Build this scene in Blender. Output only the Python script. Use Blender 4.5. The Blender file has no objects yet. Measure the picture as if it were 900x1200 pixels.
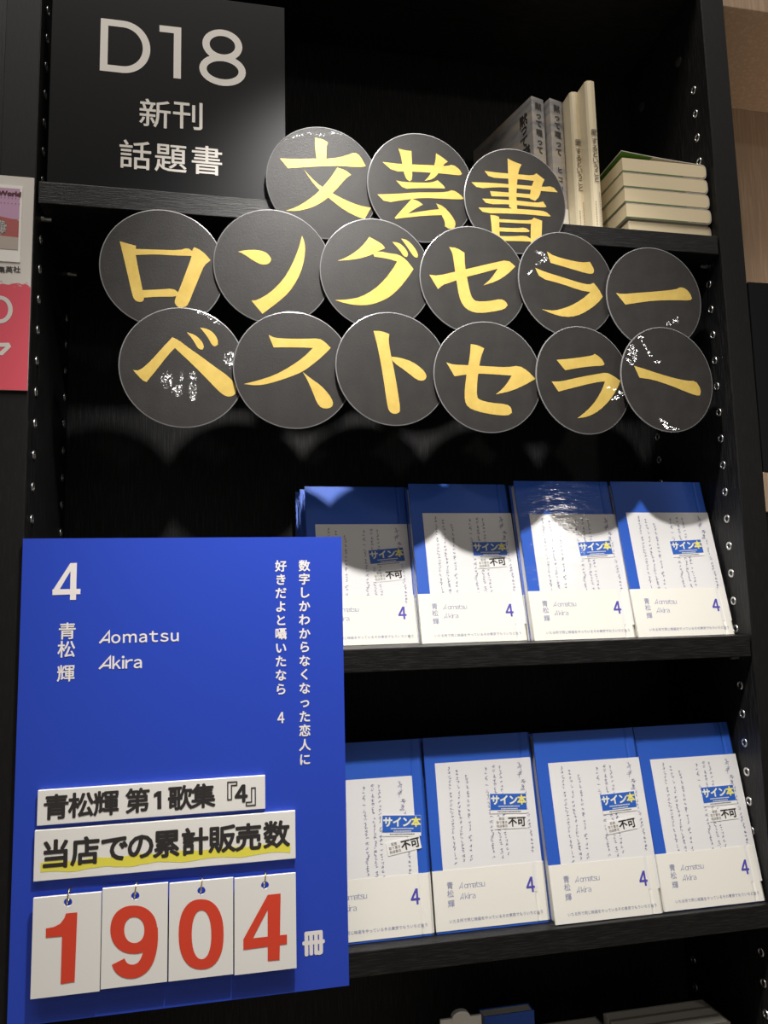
import bpy, bmesh, math, random
from mathutils import Vector, Matrix, Euler
SC = bpy.context.scene
COL = SC.collection
R = math.radians

# ------------------------------------------------------------------ camera
CAM = Vector((0.187978, -0.772687, 0.115214))
RW = Matrix(((0.979880407, -0.198147195, -0.0239181163),
             (0.000693034967, 0.123216189, -0.99237961),
             (0.199584335, 0.97239676, 0.120874453)))     # world -> (right, down, forward)
F = 900.6958
cd = bpy.data.cameras.new('camera')
cd.sensor_fit = 'VERTICAL'; cd.sensor_height = 24.0; cd.lens = 24.0 * F / 1200.0
cd.clip_start = 0.01; cd.clip_end = 50
cam = bpy.data.objects.new('camera', cd); COL.objects.link(cam)
rt = RW.transposed() @ Matrix(((1, 0, 0), (0, -1, 0), (0, 0, -1)))
cam.matrix_world = Matrix.Translation(CAM) @ rt.to_4x4()
SC.camera = cam

# ------------------------------------------------------------------ light and exposure
w = bpy.data.worlds.new('store'); SC.world = w; w.use_nodes = True
w.node_tree.nodes['Background'].inputs[0].default_value = (1.0, 0.93, 0.85, 1)
w.node_tree.nodes['Background'].inputs[1].default_value = 0.11
def lamp(name, typ, loc, target, energy, color=(1, 1, 1), **kw):
    l = bpy.data.lights.new(name, typ); l.energy = energy; l.color = color
    for k, v in kw.items(): setattr(l, k, v)
    o = bpy.data.objects.new(name, l); COL.objects.link(o)
    o.location = loc
    o.rotation_euler = (Vector(target) - Vector(loc)).to_track_quat('-Z', 'Y').to_euler()
    return o
KEY = (0.31, -0.43, 0.91)
lamp('shelf_spotlight', 'SPOT', KEY, (0.42, 0.0, 0.08), 50, (1.0, 0.97, 0.93), spot_size=R(78), spot_blend=1.0, shadow_soft_size=0.016)
lamp('ceiling_lights', 'AREA', (0.15, -0.95, 2.7), (0.35, 0, 0.2), 58, (1.0, 0.94, 0.87), shape='RECTANGLE', size=2.4, size_y=0.9)
lamp('ceiling_downlight', 'POINT', (1.75, -2.2, 1.55), (0, 0, 0), 12, (1.0, 0.95, 0.88), shadow_soft_size=0.06)
lamp('neighbour_bay_fill', 'POINT', (1.2, .06, .56), (0, 0, 0), 1.5, (1.0, 0.88, 0.72), shadow_soft_size=0.04)  # added fill that brightens the pale bay, no known lamp there
vs = SC.view_settings
SC.display_settings.display_device = 'sRGB'
vs.view_transform = 'Standard'; vs.look = 'None'; vs.gamma = 1.0; vs.use_curve_mapping = False
vs.exposure = 0.0

# ------------------------------------------------------------------ pixel -> place
def ray(x, y): return RW.transposed() @ Vector(((x - 450) / F, (y - 600) / F, 1.0))
def onplane(px, P0, n):
    d = ray(*px); n = Vector(n)
    return CAM + d * ((Vector(P0) - CAM).dot(n) / d.dot(n))
def onY(px, Y): return onplane(px, (0, Y, 0), (0, 1, 0))

# ------------------------------------------------------------------ helpers
class MB:
    def __init__(s): s.v = []; s.f = []; s.sm = False
    def add(s, vs_, fs):
        n = len(s.v); s.v += [tuple(a) for a in vs_]; s.f += [[n + i for i in f] for f in fs]; return s
    def box(s, a, b):
        (x0, y0, z0), (x1, y1, z1) = a, b
        return s.add([(x0,y0,z0),(x1,y0,z0),(x1,y1,z0),(x0,y1,z0),(x0,y0,z1),(x1,y0,z1),(x1,y1,z1),(x0,y1,z1)],
                     [(0,3,2,1),(4,5,6,7),(0,1,5,4),(1,2,6,5),(2,3,7,6),(3,0,4,7)])
    def poly(s, pts): return s.add(pts, [list(range(len(pts)))])
    def prism(s, pts, ext):
        e = Vector(ext); n = len(pts); P = [Vector(p) for p in pts]
        return s.add(P + [p + e for p in P], [list(range(n)), list(range(2*n-1, n-1, -1))] + [(i, i+n, (i+1) % n + n, (i+1) % n) for i in range(n)])
    def tube(s, pts, r, seg=8, closed=False):
        P = [Vector(p) for p in pts]; n = len(P); rings = []
        for i, p in enumerate(P):
            if closed: t = P[(i+1) % n] - P[i-1]
            else: t = P[min(i+1, n-1)] - P[max(i-1, 0)]
            t.normalize(); a = t.orthogonal() if abs(t.x) > .9 else t.cross(Vector((1, 0, 0))); a.normalize(); b = t.cross(a)
            rings.append([p + (a*math.cos(2*math.pi*k/seg) + b*math.sin(2*math.pi*k/seg))*r for k in range(seg)])
        vs_ = [q for g in rings for q in g]; fs = []
        for i in range(n if closed else n-1):
            j = (i+1) % n
            for k in range(seg): fs.append((i*seg+k, i*seg+(k+1) % seg, j*seg+(k+1) % seg, j*seg+k))
        if not closed: fs += [list(range(seg-1, -1, -1)), list(range((n-1)*seg, n*seg))]
        return s.add(vs_, fs)
    def build(s, name, mat, parent=None, world=False, bevel=0, smooth=False):
        me = bpy.data.meshes.new(name)
        V_ = s.v
        if world and parent is not None:
            inv = xf(parent).inverted(); V_ = [tuple(inv @ Vector(v)) for v in s.v]
        me.from_pydata(V_, [], s.f); me.validate(); me.update()
        me.materials.append(mat)
        if smooth:
            for p in me.polygons: p.use_smooth = True
        o = bpy.data.objects.new(name, me); COL.objects.link(o)
        if parent is not None: o.parent = parent
        if bevel:
            m = o.modifiers.new('bevel', 'BEVEL'); m.width = bevel; m.segments = 2; m.limit_method = 'ANGLE'
        return o
def local(o): return Matrix.LocRotScale(o.location, o.rotation_euler, o.scale)
def xf(o):
    m = local(o)
    while o.parent: o = o.parent; m = local(o) @ m
    return m
def tag(o, label, cat, group=None, kind=None):
    o['label'] = label; o['category'] = cat
    if group: o['group'] = group
    if kind: o['kind'] = kind
    return o
def thing(name, label, cat, loc, rot=(0, 0, 0), group=None):
    o = bpy.data.objects.new(name, None); COL.objects.link(o); o.empty_display_size = .02
    o.location = loc; o.rotation_euler = rot
    return tag(o, label, cat, group)
def copy_tree(o, parent=None):
    c = o.copy(); COL.objects.link(c)
    if parent is not None: c.parent = parent
    for ch in list(o.children): copy_tree(ch, c)
    return c
def child(o, name): return [c for c in o.children if c.name.split('.')[0] == name][0]

# ------------------------------------------------------------------ materials
def mat(name, col, rough=0.5, metal=0.0, spec=0.5, coat=0.0, coat_rough=0.1):
    m = bpy.data.materials.new(name); m.use_nodes = True
    b = m.node_tree.nodes['Principled BSDF']
    b.inputs['Base Color'].default_value = (*col, 1); b.inputs['Roughness'].default_value = rough
    b.inputs['Metallic'].default_value = metal; b.inputs['Specular IOR Level'].default_value = spec
    b.inputs['Coat Weight'].default_value = coat; b.inputs['Coat Roughness'].default_value = coat_rough
    return m
def nd(m, t, **kw):
    n = m.node_tree.nodes.new(t)
    for k, v in kw.items(): setattr(n, k, v)
    return n
def lk(m, a, b): m.node_tree.links.new(a, b)
def bsdf(m): return m.node_tree.nodes['Principled BSDF']
def noise_node(m, scale3=(1, 1, 1), scale=5, detail=3, rough=.5):
    tc = nd(m, 'ShaderNodeTexCoord'); mp = nd(m, 'ShaderNodeMapping'); n = nd(m, 'ShaderNodeTexNoise')
    mp.inputs['Scale'].default_value = scale3
    n.inputs['Scale'].default_value = scale; n.inputs['Detail'].default_value = detail; n.inputs['Roughness'].default_value = rough
    lk(m, tc.outputs['Object'], mp.inputs[0]); lk(m, mp.outputs[0], n.inputs['Vector'])
    return n
def ramp(m, src, stops):
    r = nd(m, 'ShaderNodeValToRGB'); e = r.color_ramp.elements
    while len(e) < len(stops): e.new(.5)
    for i, (p, c) in enumerate(stops): e[i].position = p; e[i].color = (*c, 1)
    lk(m, src, r.inputs[0]); return r
def bump(m, src, strength=.2, dist=.001, sock='Normal'):
    b = nd(m, 'ShaderNodeBump'); b.inputs['Strength'].default_value = strength; b.inputs['Distance'].default_value = dist
    lk(m, src, b.inputs['Height']); lk(m, b.outputs[0], bsdf(m).inputs[sock]); return b
def wood(name, sc3, lo, hi, rough=.5, bstr=.5, spec=.5):
    m = mat(name, lo, rough, spec=spec)
    n = noise_node(m, sc3, 1, 4, .65)
    r = ramp(m, n.outputs['Fac'], [(.48, lo), (.66, hi)])
    lk(m, r.outputs[0], bsdf(m).inputs['Base Color'])
    bump(m, n.outputs['Fac'], bstr, .0006)
    return m
BLK = (.0045, .0045, .005)
M = {}
M['ash_h'] = wood('black_ash_grain_along', (45, 700, 900), BLK, (.020, .019, .018), .42, .7, .35)
M['ash_v'] = wood('black_ash_grain_upright', (700, 700, 30), (.0055, .0055, .006), (.024, .0235, .023), .5, .8, .3)
M['post'] = wood('black_post_front', (500, 500, 60), (.0065, .0065, .007), (.010, .010, .010), .55, .15, .25)
M['beige'] = wood('pale_beige_wood', (260, 260, 14), (.33, .23, .155), (.42, .30, .21), .55, .1, .3)
M['metal'] = mat('bright_metal', (.80, .79, .77), .34, 1.0)
M['hole'] = mat('socket_hole', (.004, .004, .004), .6)
M['brass'] = mat('pale_brass', (.80, .66, .36), .22, 1.0)
M['sign'] = mat('black_sign_board', (.009, .0095, .0105), .38, spec=.12)
M['sign_ink'] = mat('warm_white_lettering', (.80, .76, .71), .6)
M['white'] = mat('white_foam_board', (.88, .86, .82), .6)
M['ink'] = mat('black_ink', (.028, .024, .024), .6)
M['red'] = mat('red_number_ink', (.74, .060, .026), .55)
M['yellow'] = mat('yellow_marker', (.86, .78, .085), .6)
M['panel'] = mat('blue_panel_print', (.024, .068, .53), .42, spec=.40)
M['panel_ink'] = mat('white_panel_print', (.90, .85, .83), .5)
M['edge_white'] = mat('white_board_edge', (.75, .74, .74), .6)
M['cover'] = mat('blue_book_cloth', (.022, .105, .54), .5, spec=.4)
M['paper'] = mat('white_sheet', (.80, .79, .79), .6)
M['obi'] = mat('cream_paper_band', (.86, .84, .77), .6)
M['pages'] = mat('cream_pages', (.80, .68, .45), .75)
M['pages_w'] = mat('white_pages', (.80, .77, .70), .75)
M['obi_ink'] = mat('blue_violet_ink', (.075, .065, .42), .6)
M['obi_grey'] = mat('pale_blue_grey_ink', (.30, .31, .47), .6)
M['hand_ink'] = mat('handwriting_ink', (.11, .11, .26), .7)
M['stk_blue'] = mat('sticker_blue', (.022, .115, .52), .45)
M['stk_white'] = mat('sticker_white', (.84, .83, .81), .5)
M['stk_yellow'] = mat('sticker_yellow', (.85, .78, .18), .5)
M['stk_cream'] = mat('sticker_pale_lettering', (.80, .82, .70), .5)
M['grey_ink'] = mat('grey_ink', (.28, .26, .24), .6)
M['jacket'] = mat('cream_book_jacket', (.74, .64, .44), .45)
M['jacket_w'] = mat('white_book_jacket', (.74, .72, .66), .4)
M['green'] = mat('green_endpaper', (.10, .27, .035), .6)
M['brown_ink'] = mat('brown_grey_ink', (.12, .095, .07), .6)
M['teal'] = mat('green_print', (.10, .35, .24), .5)
M['rim'] = mat('clear_laminate_edge', (.20, .20, .205), .25, spec=.6)
M['pink'] = mat('poster_pink_red', (.70, .085, .125), .55)
M['poster_white'] = mat('poster_white', (.70, .66, .62), .55)
M['maroon'] = mat('maroon_ink', (.09, .012, .018), .6)
M['floor'] = mat('store_floor', (.55, .50, .43), .5)
M['wall'] = mat('store_wall', (.5, .47, .42), .8)
# black laminated discs and gold characters
m = mat('black_laminated_paper', (.026, .024, .0225), .42, spec=.38); M['disc'] = m
n = noise_node(m, (1, 1, 1), 900, 2, .6); bump(m, n.outputs['Fac'], .35, .0004)
n2 = noise_node(m, (1, 1, 1), 45, 3, .6)
r = ramp(m, n2.outputs['Fac'], [(.3, (.022, .0202, .019)), (.75, (.031, .0287, .027))]); lk(m, r.outputs[0], bsdf(m).inputs['Base Color'])
m = bpy.data.materials.new('wrinkled_clear_laminate'); m.use_nodes = True; M['wrinkle'] = m
m.node_tree.nodes.remove(bsdf(m)); out = [n for n in m.node_tree.nodes if n.type == 'OUTPUT_MATERIAL'][0]
tr = nd(m, 'ShaderNodeBsdfTransparent'); gl = nd(m, 'ShaderNodeBsdfGlossy'); mx = nd(m, 'ShaderNodeMixShader')
gl.inputs['Roughness'].default_value = .16; mx.inputs[0].default_value = .10
lk(m, tr.outputs[0], mx.inputs[1]); lk(m, gl.outputs[0], mx.inputs[2]); lk(m, mx.outputs[0], out.inputs[0])
m = mat('gold_paper', (.66, .47, .115), .38, metal=.25, spec=.35); M['gold'] = m
n = noise_node(m, (1, 1, 1), 60, 4, .6)
r = ramp(m, n.outputs['Fac'], [(.3, (.60, .42, .10)), (.7, (.70, .51, .14))]); lk(m, r.outputs[0], bsdf(m).inputs['Base Color'])
# shrink wrap
m = bpy.data.materials.new('clear_shrink_wrap'); m.use_nodes = True; M['wrap'] = m
nt = m.node_tree; nt.nodes.remove(bsdf(m)); out = [n for n in nt.nodes if n.type == 'OUTPUT_MATERIAL'][0]
tr = nd(m, 'ShaderNodeBsdfTransparent'); gl = nd(m, 'ShaderNodeBsdfGlossy'); mx = nd(m, 'ShaderNodeMixShader')
tr.inputs[0].default_value = (.985, .985, .985, 1); gl.inputs['Roughness'].default_value = .07; gl.inputs[0].default_value = (1, 1, 1, 1)
lw = nd(m, 'ShaderNodeFresnel'); lw.inputs[0].default_value = 1.29
n = noise_node(m, (25, 25, 90), 1, 4, .6); b = nd(m, 'ShaderNodeBump'); b.inputs['Strength'].default_value = .2; b.inputs['Distance'].default_value = .002
lk(m, n.outputs['Fac'], b.inputs['Height']); lk(m, b.outputs[0], gl.inputs['Normal']); lk(m, b.outputs[0], lw.inputs['Normal'])
geo = nd(m, 'ShaderNodeNewGeometry'); inv = nd(m, 'ShaderNodeMath', operation='SUBTRACT'); inv.inputs[0].default_value = 1.0; lk(m, geo.outputs['Backfacing'], inv.inputs[1])
mul = nd(m, 'ShaderNodeMath', operation='MULTIPLY'); lk(m, lw.outputs[0], mul.inputs[0]); lk(m, inv.outputs[0], mul.inputs[1])
lk(m, mul.outputs[0], mx.inputs[0]); lk(m, tr.outputs[0], mx.inputs[1]); lk(m, gl.outputs[0], mx.inputs[2]); lk(m, mx.outputs[0], out.inputs[0])
# photographic cover of the two grey books
m = mat('grey_photo_cover', (.4, .37, .33), .4); M['photo'] = m
n = noise_node(m, (10, 10, 42), 1, 3, .55)
r = ramp(m, n.outputs['Fac'], [(.32, (.16, .16, .18)), (.48, (.38, .36, .34)), (.60, (.52, .44, .34)), (.72, (.62, .55, .45))]); lk(m, r.outputs[0], bsdf(m).inputs['Base Color'])
# poster picture
m = mat('poster_picture_sky', (.55, .33, .50), .5); M['pic_sky'] = m
m = mat('poster_picture_ridge', (.42, .10, .095), .6); M['pic_ridge'] = m
m = mat('poster_picture_sand', (.47, .40, .35), .6); M['pic_sand'] = m
m = mat('poster_picture_ball', (.2, .2, .2), .6); M['pic_ball'] = m
n = noise_node(m, (1, 1, 1), 900, 2); r = ramp(m, n.outputs['Fac'], [(.42, (.02, .02, .02)), (.55, (.55, .5, .48))]); lk(m, r.outputs[0], bsdf(m).inputs['Base Color'])

# ------------------------------------------------------------------ lettering (flat ink, meshes from the built-in typeface)
_gc = {}
def glyph(s):
    if s in _gc: return _gc[s]
    c = bpy.data.curves.new('lettering', 'FONT'); c.body = s; c.size = 1; c.resolution_u = 3
    o = bpy.data.objects.new('lettering', c); COL.objects.link(o)
    dg = bpy.context.evaluated_depsgraph_get(); e = o.evaluated_get(dg); me = e.to_mesh()
    V_ = [(v.co.x, v.co.y) for v in me.vertices]; Fs = [list(p.vertices) for p in me.polygons]
    e.to_mesh_clear(); bpy.data.objects.remove(o); bpy.data.curves.remove(c)
    _gc[s] = (V_, Fs); return _gc[s]
def ext(V_): xs = [v[0] for v in V_]; ys = [v[1] for v in V_]; return min(xs), max(xs), min(ys), max(ys)
EM = None
def em():
    global EM
    if EM is None:
        a = ext(glyph('国')[0]); b = ext(glyph('国国')[0]); EM = (b[1] - a[1], (a[0] + a[1]) / 2, (a[2] + a[3]) / 2)
    return EM
class Frame:                                       # a flat surface: origin, right, up, outward normal
    def __init__(s, O, U, V, N): s.O, s.U, s.V, s.N = Vector(O), Vector(U).normalized(), Vector(V).normalized(), Vector(N).normalized()
    def p(s, u, v, d=0.0): return s.O + s.U * u + s.V * v + s.N * d
    def px(s, q): r = onplane(q, s.O, s.N) - s.O; return r.dot(s.U), r.dot(s.V)
def put(mb, fr, s, fn, d, bold):
    V_, Fs = glyph(s)
    offs = [(0, 0)] if not bold else [(bold*math.cos(k*math.pi/4), bold*math.sin(k*math.pi/4)) for k in range(8)]
    for j, (ox, oy) in enumerate(offs):
        mb.add([fr.p(fn(x, y)[0] + ox, fn(x, y)[1] + oy, d + j*8e-6) for x, y in V_], Fs)
def text_fit(mb, fr, s, u0, u1, v0, v1, d=.0003, bold=0):
    x0, x1, y0, y1 = ext(glyph(s)[0]); u0 += bold; u1 -= bold; v0 += bold; v1 -= bold
    put(mb, fr, s, lambda x, y: (u0 + (x-x0)/(x1-x0)*(u1-u0), v0 + (y-y0)/(y1-y0)*(v1-v0)), d, bold)
def text_px(mb, fr, s, lt, lb, rm, d=.0003, bold=0):       # left top, left bottom, any point on the right edge
    a, b, c = fr.px(lt), fr.px(lb), fr.px(rm)
    text_fit(mb, fr, s, (a[0]+b[0])/2, c[0], b[1], a[1], d, bold)
def char_at(mb, fr, s, u, v, size, d=.0003, bold=0, sx=1.0):
    A, cx, cy = em(); k = size / A
    put(mb, fr, s, lambda x, y: (u + (x-cx)*k*sx, v + (y-cy)*k), d, bold)
def line_at(mb, fr, s, u, v, size, d=.0003, bold=0, pitch=None):
    for i, c in enumerate(s):
        if c != ' ': char_at(mb, fr, c, u + i*(pitch or size), v, size, d, bold)
def stroke(mb, fr, pts, wd, d=.0003, closed=False):
    P = [Vector(p) for p in pts]; n = len(P)
    if closed: P = P
    mb.k = (getattr(mb, 'k', 0) + 1) % 14; d += mb.k*7e-6
    L = []; Rr = []
    for i in range(n):
        if closed: a, b, c = P[i-1], P[i], P[(i+1) % n]
        else: a, b, c = P[max(i-1, 0)], P[i], P[min(i+1, n-1)]
        t1 = (b-a).normalized() if (b-a).length > 1e-9 else (c-b).normalized(); t2 = (c-b).normalized() if (c-b).length > 1e-9 else t1
        n1 = Vector((-t1.y, t1.x)); n2 = Vector((-t2.y, t2.x)); nn = (n1+n2)
        nn = nn.normalized() if nn.length > 1e-6 else n1
        k = (wd/2) / max(.5, nn.dot(n1)); L.append(b + nn*k); Rr.append(b - nn*k)
    vs_ = [fr.p(q.x, q.y, d) for q in L] + [fr.p(q.x, q.y, d) for q in Rr]
    mb.add(vs_, [(i, (i+1) % n, n + (i+1) % n, n+i) for i in range(n if closed else n-1)])
def arc(cx, cy, rx, ry, a0, a1, n=24, e=1.0):
    out = []
    for i in range(n+1):
        t = R(a0 + (a1-a0)*i/n); c, s_ = math.cos(t), math.sin(t)
        out.append((cx + rx*math.copysign(abs(c)**e, c), cy + ry*math.copysign(abs(s_)**e, s_)))
    return out
def latin_run(mb, fr, s, u0, u1, v, xh, d=.0003, bold=0):
    W_ = [glyph(chr(ord(c) + 0xFEE0)) for c in s]; B_ = [ext(g[0]) for g in W_]; o_ = ext(glyph('\uff4f')[0])
    k = xh / (o_[3]-o_[2]); tot = sum(b[1]-b[0] for b in B_)*k; gap = (u1-u0-tot)/(len(s)-1); u = u0
    for c, b in zip(s, B_):
        put(mb, fr, chr(ord(c) + 0xFEE0), lambda x, y, u=u, b=b: (u + (x-b[0])*k, v + (y-o_[2])*k), d, bold); u += (b[1]-b[0])*k + gap
def slanted_A(mb, fr, u, v, wd, h, st, d=.0003):          # capital A leaning on an upright right leg, bar run out to the left
    stroke(mb, fr, [(u, v), (u+wd*.86, v+h), (u+wd*.86, v)], st, d)
    stroke(mb, fr, [(u+wd*.08, v+h*.02+st*.4), (u+wd*.30, v+h*.26), (u+wd*.86, v+h*.26)], st, d)
def soften(P):
    out = []; n = len(P)
    for i in range(n):
        a, b, c = Vector(P[i-1]), Vector(P[i]), Vector(P[(i+1) % n])
        if (b-a).length > 1e-6 and (c-b).length > 1e-6 and (b-a).angle(c-b) < R(58):
            out += [b + (a-b)*.25, b + (c-b)*.25]
        else: out.append(b)
    return out
def ring_band(mb, fr, outer, inner, d=.0003):
    n = len(outer); mb.add([fr.p(*q, d) for q in outer] + [fr.p(*q, d) for q in inner], [(i, (i+1) % n, n+(i+1) % n, n+i) for i in range(n)])

# ------------------------------------------------------------------ the setting
def struct(name, mb, m):
    o = mb.build(name, m); o['kind'] = 'structure'; return o
FLOOR = -1.33
struct('floor', MB().box((-3, -4, FLOOR-.05), (4, .6, FLOOR)), M['floor'])
struct('wall_back', MB().box((-3, .215, FLOOR), (4, .3, 2.2)), M['wall'])

# ------------------------------------------------------------------ the black bookcase
W = 0.7643; BACK = 0.18; S0, S1, S2, S3, S4 = .8957, .5437, .0726, -.2135, -.5335; TH = .0232
bc = thing('bookcase', 'black ash bookcase with metal shelf pin sockets, holding the books', 'bookcase', (W/2, 0, FLOOR))
MB().box((-.0325, 0, FLOOR), (0, .2, 1.05)).build('side_panel', M['post'], bc, True, .0006)
MB().box((W, 0, FLOOR), (W+.031, .2, 1.05)).build('side_panel', M['post'], bc, True, .0006)
MB().box((0, BACK, FLOOR), (W, .2, 1.05)).build('back_panel', M['ash_v'], bc, True)
for z in (S0, S1, S2, S3, S4):
    MB().box((.0032, .0002, z-TH), (W-.0032, BACK-.0005, z)).build('shelf', M['ash_h'], bc, True, .0008)
MB().box((0, .0002, 1.02), (W, BACK, 1.05)).build('top_board', M['ash_h'], bc, True)
MB().box((0, .0002, FLOOR), (W, BACK, FLOOR+.09)).build('plinth', M['ash_h'], bc, True)
# inner faces of the side panels carry upright grain: thin lining is the panel's own veneer
MB().box((-.0002, .0006, FLOOR+.1), (.0006, BACK, 1.0)).build('inner_veneer', M['ash_v'], bc, True)
MB().box((W-.0006, .0006, FLOOR+.1), (W+.0002, BACK, 1.0)).build('inner_veneer', M['ash_v'], bc, True)
# pin sockets: a flared metal sleeve with a dark bore
def socket_mesh():
    mb = MB(); seg = 20; prof = [(.0049, .0), (.0047, .0007), (.0036, .0010), (.0028, .0004), (.0026, -.0002)]
    vs_ = [(x, r_*math.cos(2*math.pi*k/seg), r_*math.sin(2*math.pi*k/seg)) for r_, x in prof for k in range(seg)]
    fs = [(i*seg+k, i*seg+(k+1) % seg, (i+1)*seg+(k+1) % seg, (i+1)*seg+k) for i in range(len(prof)-1) for k in range(seg)]
    mb.add(vs_, fs); return mb
def bore_mesh():
    return MB().poly([(.00025, .0030*math.cos(2*math.pi*k/16), .0030*math.sin(2*math.pi*k/16)) for k in range(16)])
sock0 = socket_mesh().build('pin_socket', M['metal'], bc, smooth=True); bore0 = bore_mesh().build('bore', M['hole'], sock0)
D1, D2, Z0, PITCH = .0275, .1618, .4949, .032
first = True
def socket(side, y, z):
    global first
    s = sock0
    if not first:
        s = sock0.copy(); COL.objects.link(s); s.parent = bc
        b_ = bore0.copy(); COL.objects.link(b_); b_.parent = s
    first = False
    s.location = Vector((.0006 if side < 0 else W-.0006, y, z)) - bc.location
    s.rotation_euler = (0, 0, 0 if side < 0 else math.pi)
occ = [(s-TH-.003, s+.003) for s in (S0, S1, S2, S3, S4)]
for side, y, rng in ((-1, D1, range(-8, 12)), (-1, D2, range(1, 12)), (1, D1, range(-8, 27)), (1, D2, range(1, 13)), (1, D2, range(24, 28))):
    for i in rng:
        z = Z0 - PITCH*i
        if not any(a < z < b for a, b in occ): socket(side, y, z)
for z in (S1, S2, S3):                              # the pins the shelves rest on
    for x0, x1 in ((.0006, .0105), (W-.0105, W-.0006)):
        for y in (D1, D2):
            MB().tube([(x0, y, z-TH-.0027), (x1, y, z-TH-.0027)], .0025, 10).build('shelf_pin', M['metal'], bc, True)
for y in (.0526, .1441):
    q = [(W-.0007, y+.006*math.cos(t*math.pi/10), .8085+.006*math.sin(t*math.pi/10)) for t in range(20)]
    MB().prism(q, (-.0008, 0, 0)).build('screw_cap', mat('dark_grey_cap', (.06, .06, .06), .35), bc, True)

# ------------------------------------------------------------------ neighbouring units
nb = thing('bookcase', 'pale beige wood bookcase beyond the right black post', 'bookcase', (1.2, .1, FLOOR))
X0 = W+.0315
MB().box((X0, BACK, FLOOR), (1.65, .2, 1.05)).build('back_panel', M['beige'], nb, True)
MB().box((X0, .001, .85), (1.65, BACK, .885)).build('shelf', M['beige'], nb, True, .001)
MB().box((X0, .001, .2116), (1.65, BACK, .2584)).build('shelf', M['beige'], nb, True, .001)
MB().box((1.65, 0, FLOOR), (1.68, .2, 1.05)).build('side_panel', M['beige'], nb, True, .001)
MB().box((X0, .004, FLOOR), (1.65, .03, .2112)).build('lower_front', M['post'], nb, True)
nl = thing('bookcase', 'black bookcase at the left edge, next to the poster', 'bookcase', (-.4, .1, FLOOR))
MB().box((-.90, 0, FLOOR), (-.87, .2, 1.05)).build('side_panel', M['post'], nl, True)
MB().box((-.87, BACK, FLOOR), (-.0332, .2, 1.05)).build('back_panel', M['ash_v'], nl, True)
MB().box((-.87, .001, S1-TH), (-.0332, BACK, S1)).build('shelf', M['ash_h'], nl, True)
MB().box((-.87, .001, S3-TH), (-.0332, BACK, S3)).build('shelf', M['ash_h'], nl, True)
sg = thing('section_sign', 'black section sign at the right edge of the photo, white letter just visible', 'sign', (X0+.122, .002, .2584))
MB().box((X0+.002, .0005, .2584), (X0+.242, .0055, .489)).build('board', M['sign'], sg, True, .0005)
fr = Frame((0, .0005, 0), (1, 0, 0), (0, 0, 1), (0, -1, 0)); mb = MB()
stroke(mb, fr, [(.8265, .405), (.8265, .458), (.845, .458)] + arc(.845, .4315, .024, .0265, 90, -90, 16)[1:], .006, closed=True)
mb.build('lettering', M['sign_ink'], sg, True)

# ------------------------------------------------------------------ D18 sign
sg = thing('section_sign', 'black section sign with large white D18 standing on the top shelf', 'sign', (.13, .004, S1))
MB().box((.0105, .0015, S1), (.2490, .0065, .7695)).build('board', M['sign'], sg, True, .0005)
fr = Frame((0, .0015, 0), (1, 0, 0), (0, 0, 1), (0, -1, 0)); mb = MB()
def z1(x, y): return (x*.37778, y*.37778)
P = lambda x, y: fr.px(z1(x, y))
# D
a, b = P(323, 68), P(323, 210); uR = P(455, 140)[0]; st = .0075
rh = (a[1]-b[1])/2; cu = uR - rh*.92
stroke(mb, fr, [(a[0]+.0005, b[1]), (a[0]+.0005, a[1]), (cu, a[1])] + arc(cu, (a[1]+b[1])/2, uR-cu, rh, 90, -90, 22)[1:], st, closed=True)
# 1
q1 = P(551, 95); q2 = P(551, 244)
stroke(mb, fr, [(q1[0]-.0185, q1[1]-.0002), (q1[0], q1[1]), (q1[0], q2[1])], st)
# 8
c1 = P(690, 141); c2 = P(690, 216)
t8 = P(690, 102)[1]; m8 = P(690, 180)[1]; b8 = P(690, 257)[1]
stroke(mb, fr, arc(c1[0], (t8+m8)/2, .0172, (t8-m8)/2 - .0002, 0, 360, 32)[:-1], st, closed=True)
stroke(mb, fr, arc(c1[0]+.0003, (m8+b8)/2, .0205, (m8-b8)/2 - .0002, 0, 360, 32)[:-1], st, closed=True)
for ch, x, y, h_ in (('新', 481, 355, 90), ('刊', 585, 360, 90), ('話', 420, 483, 92), ('題', 530, 492, 92), ('書', 642, 500, 92)):
    u, v = P(x, y); v1 = P(x, y-h_/2)[1]; v2 = P(x, y+h_/2)[1]
    char_at(mb, fr, ch, u, v, (v1-v2)*1.03, bold=.00030)
mb.build('lettering', M['sign_ink'], sg, True)

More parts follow.
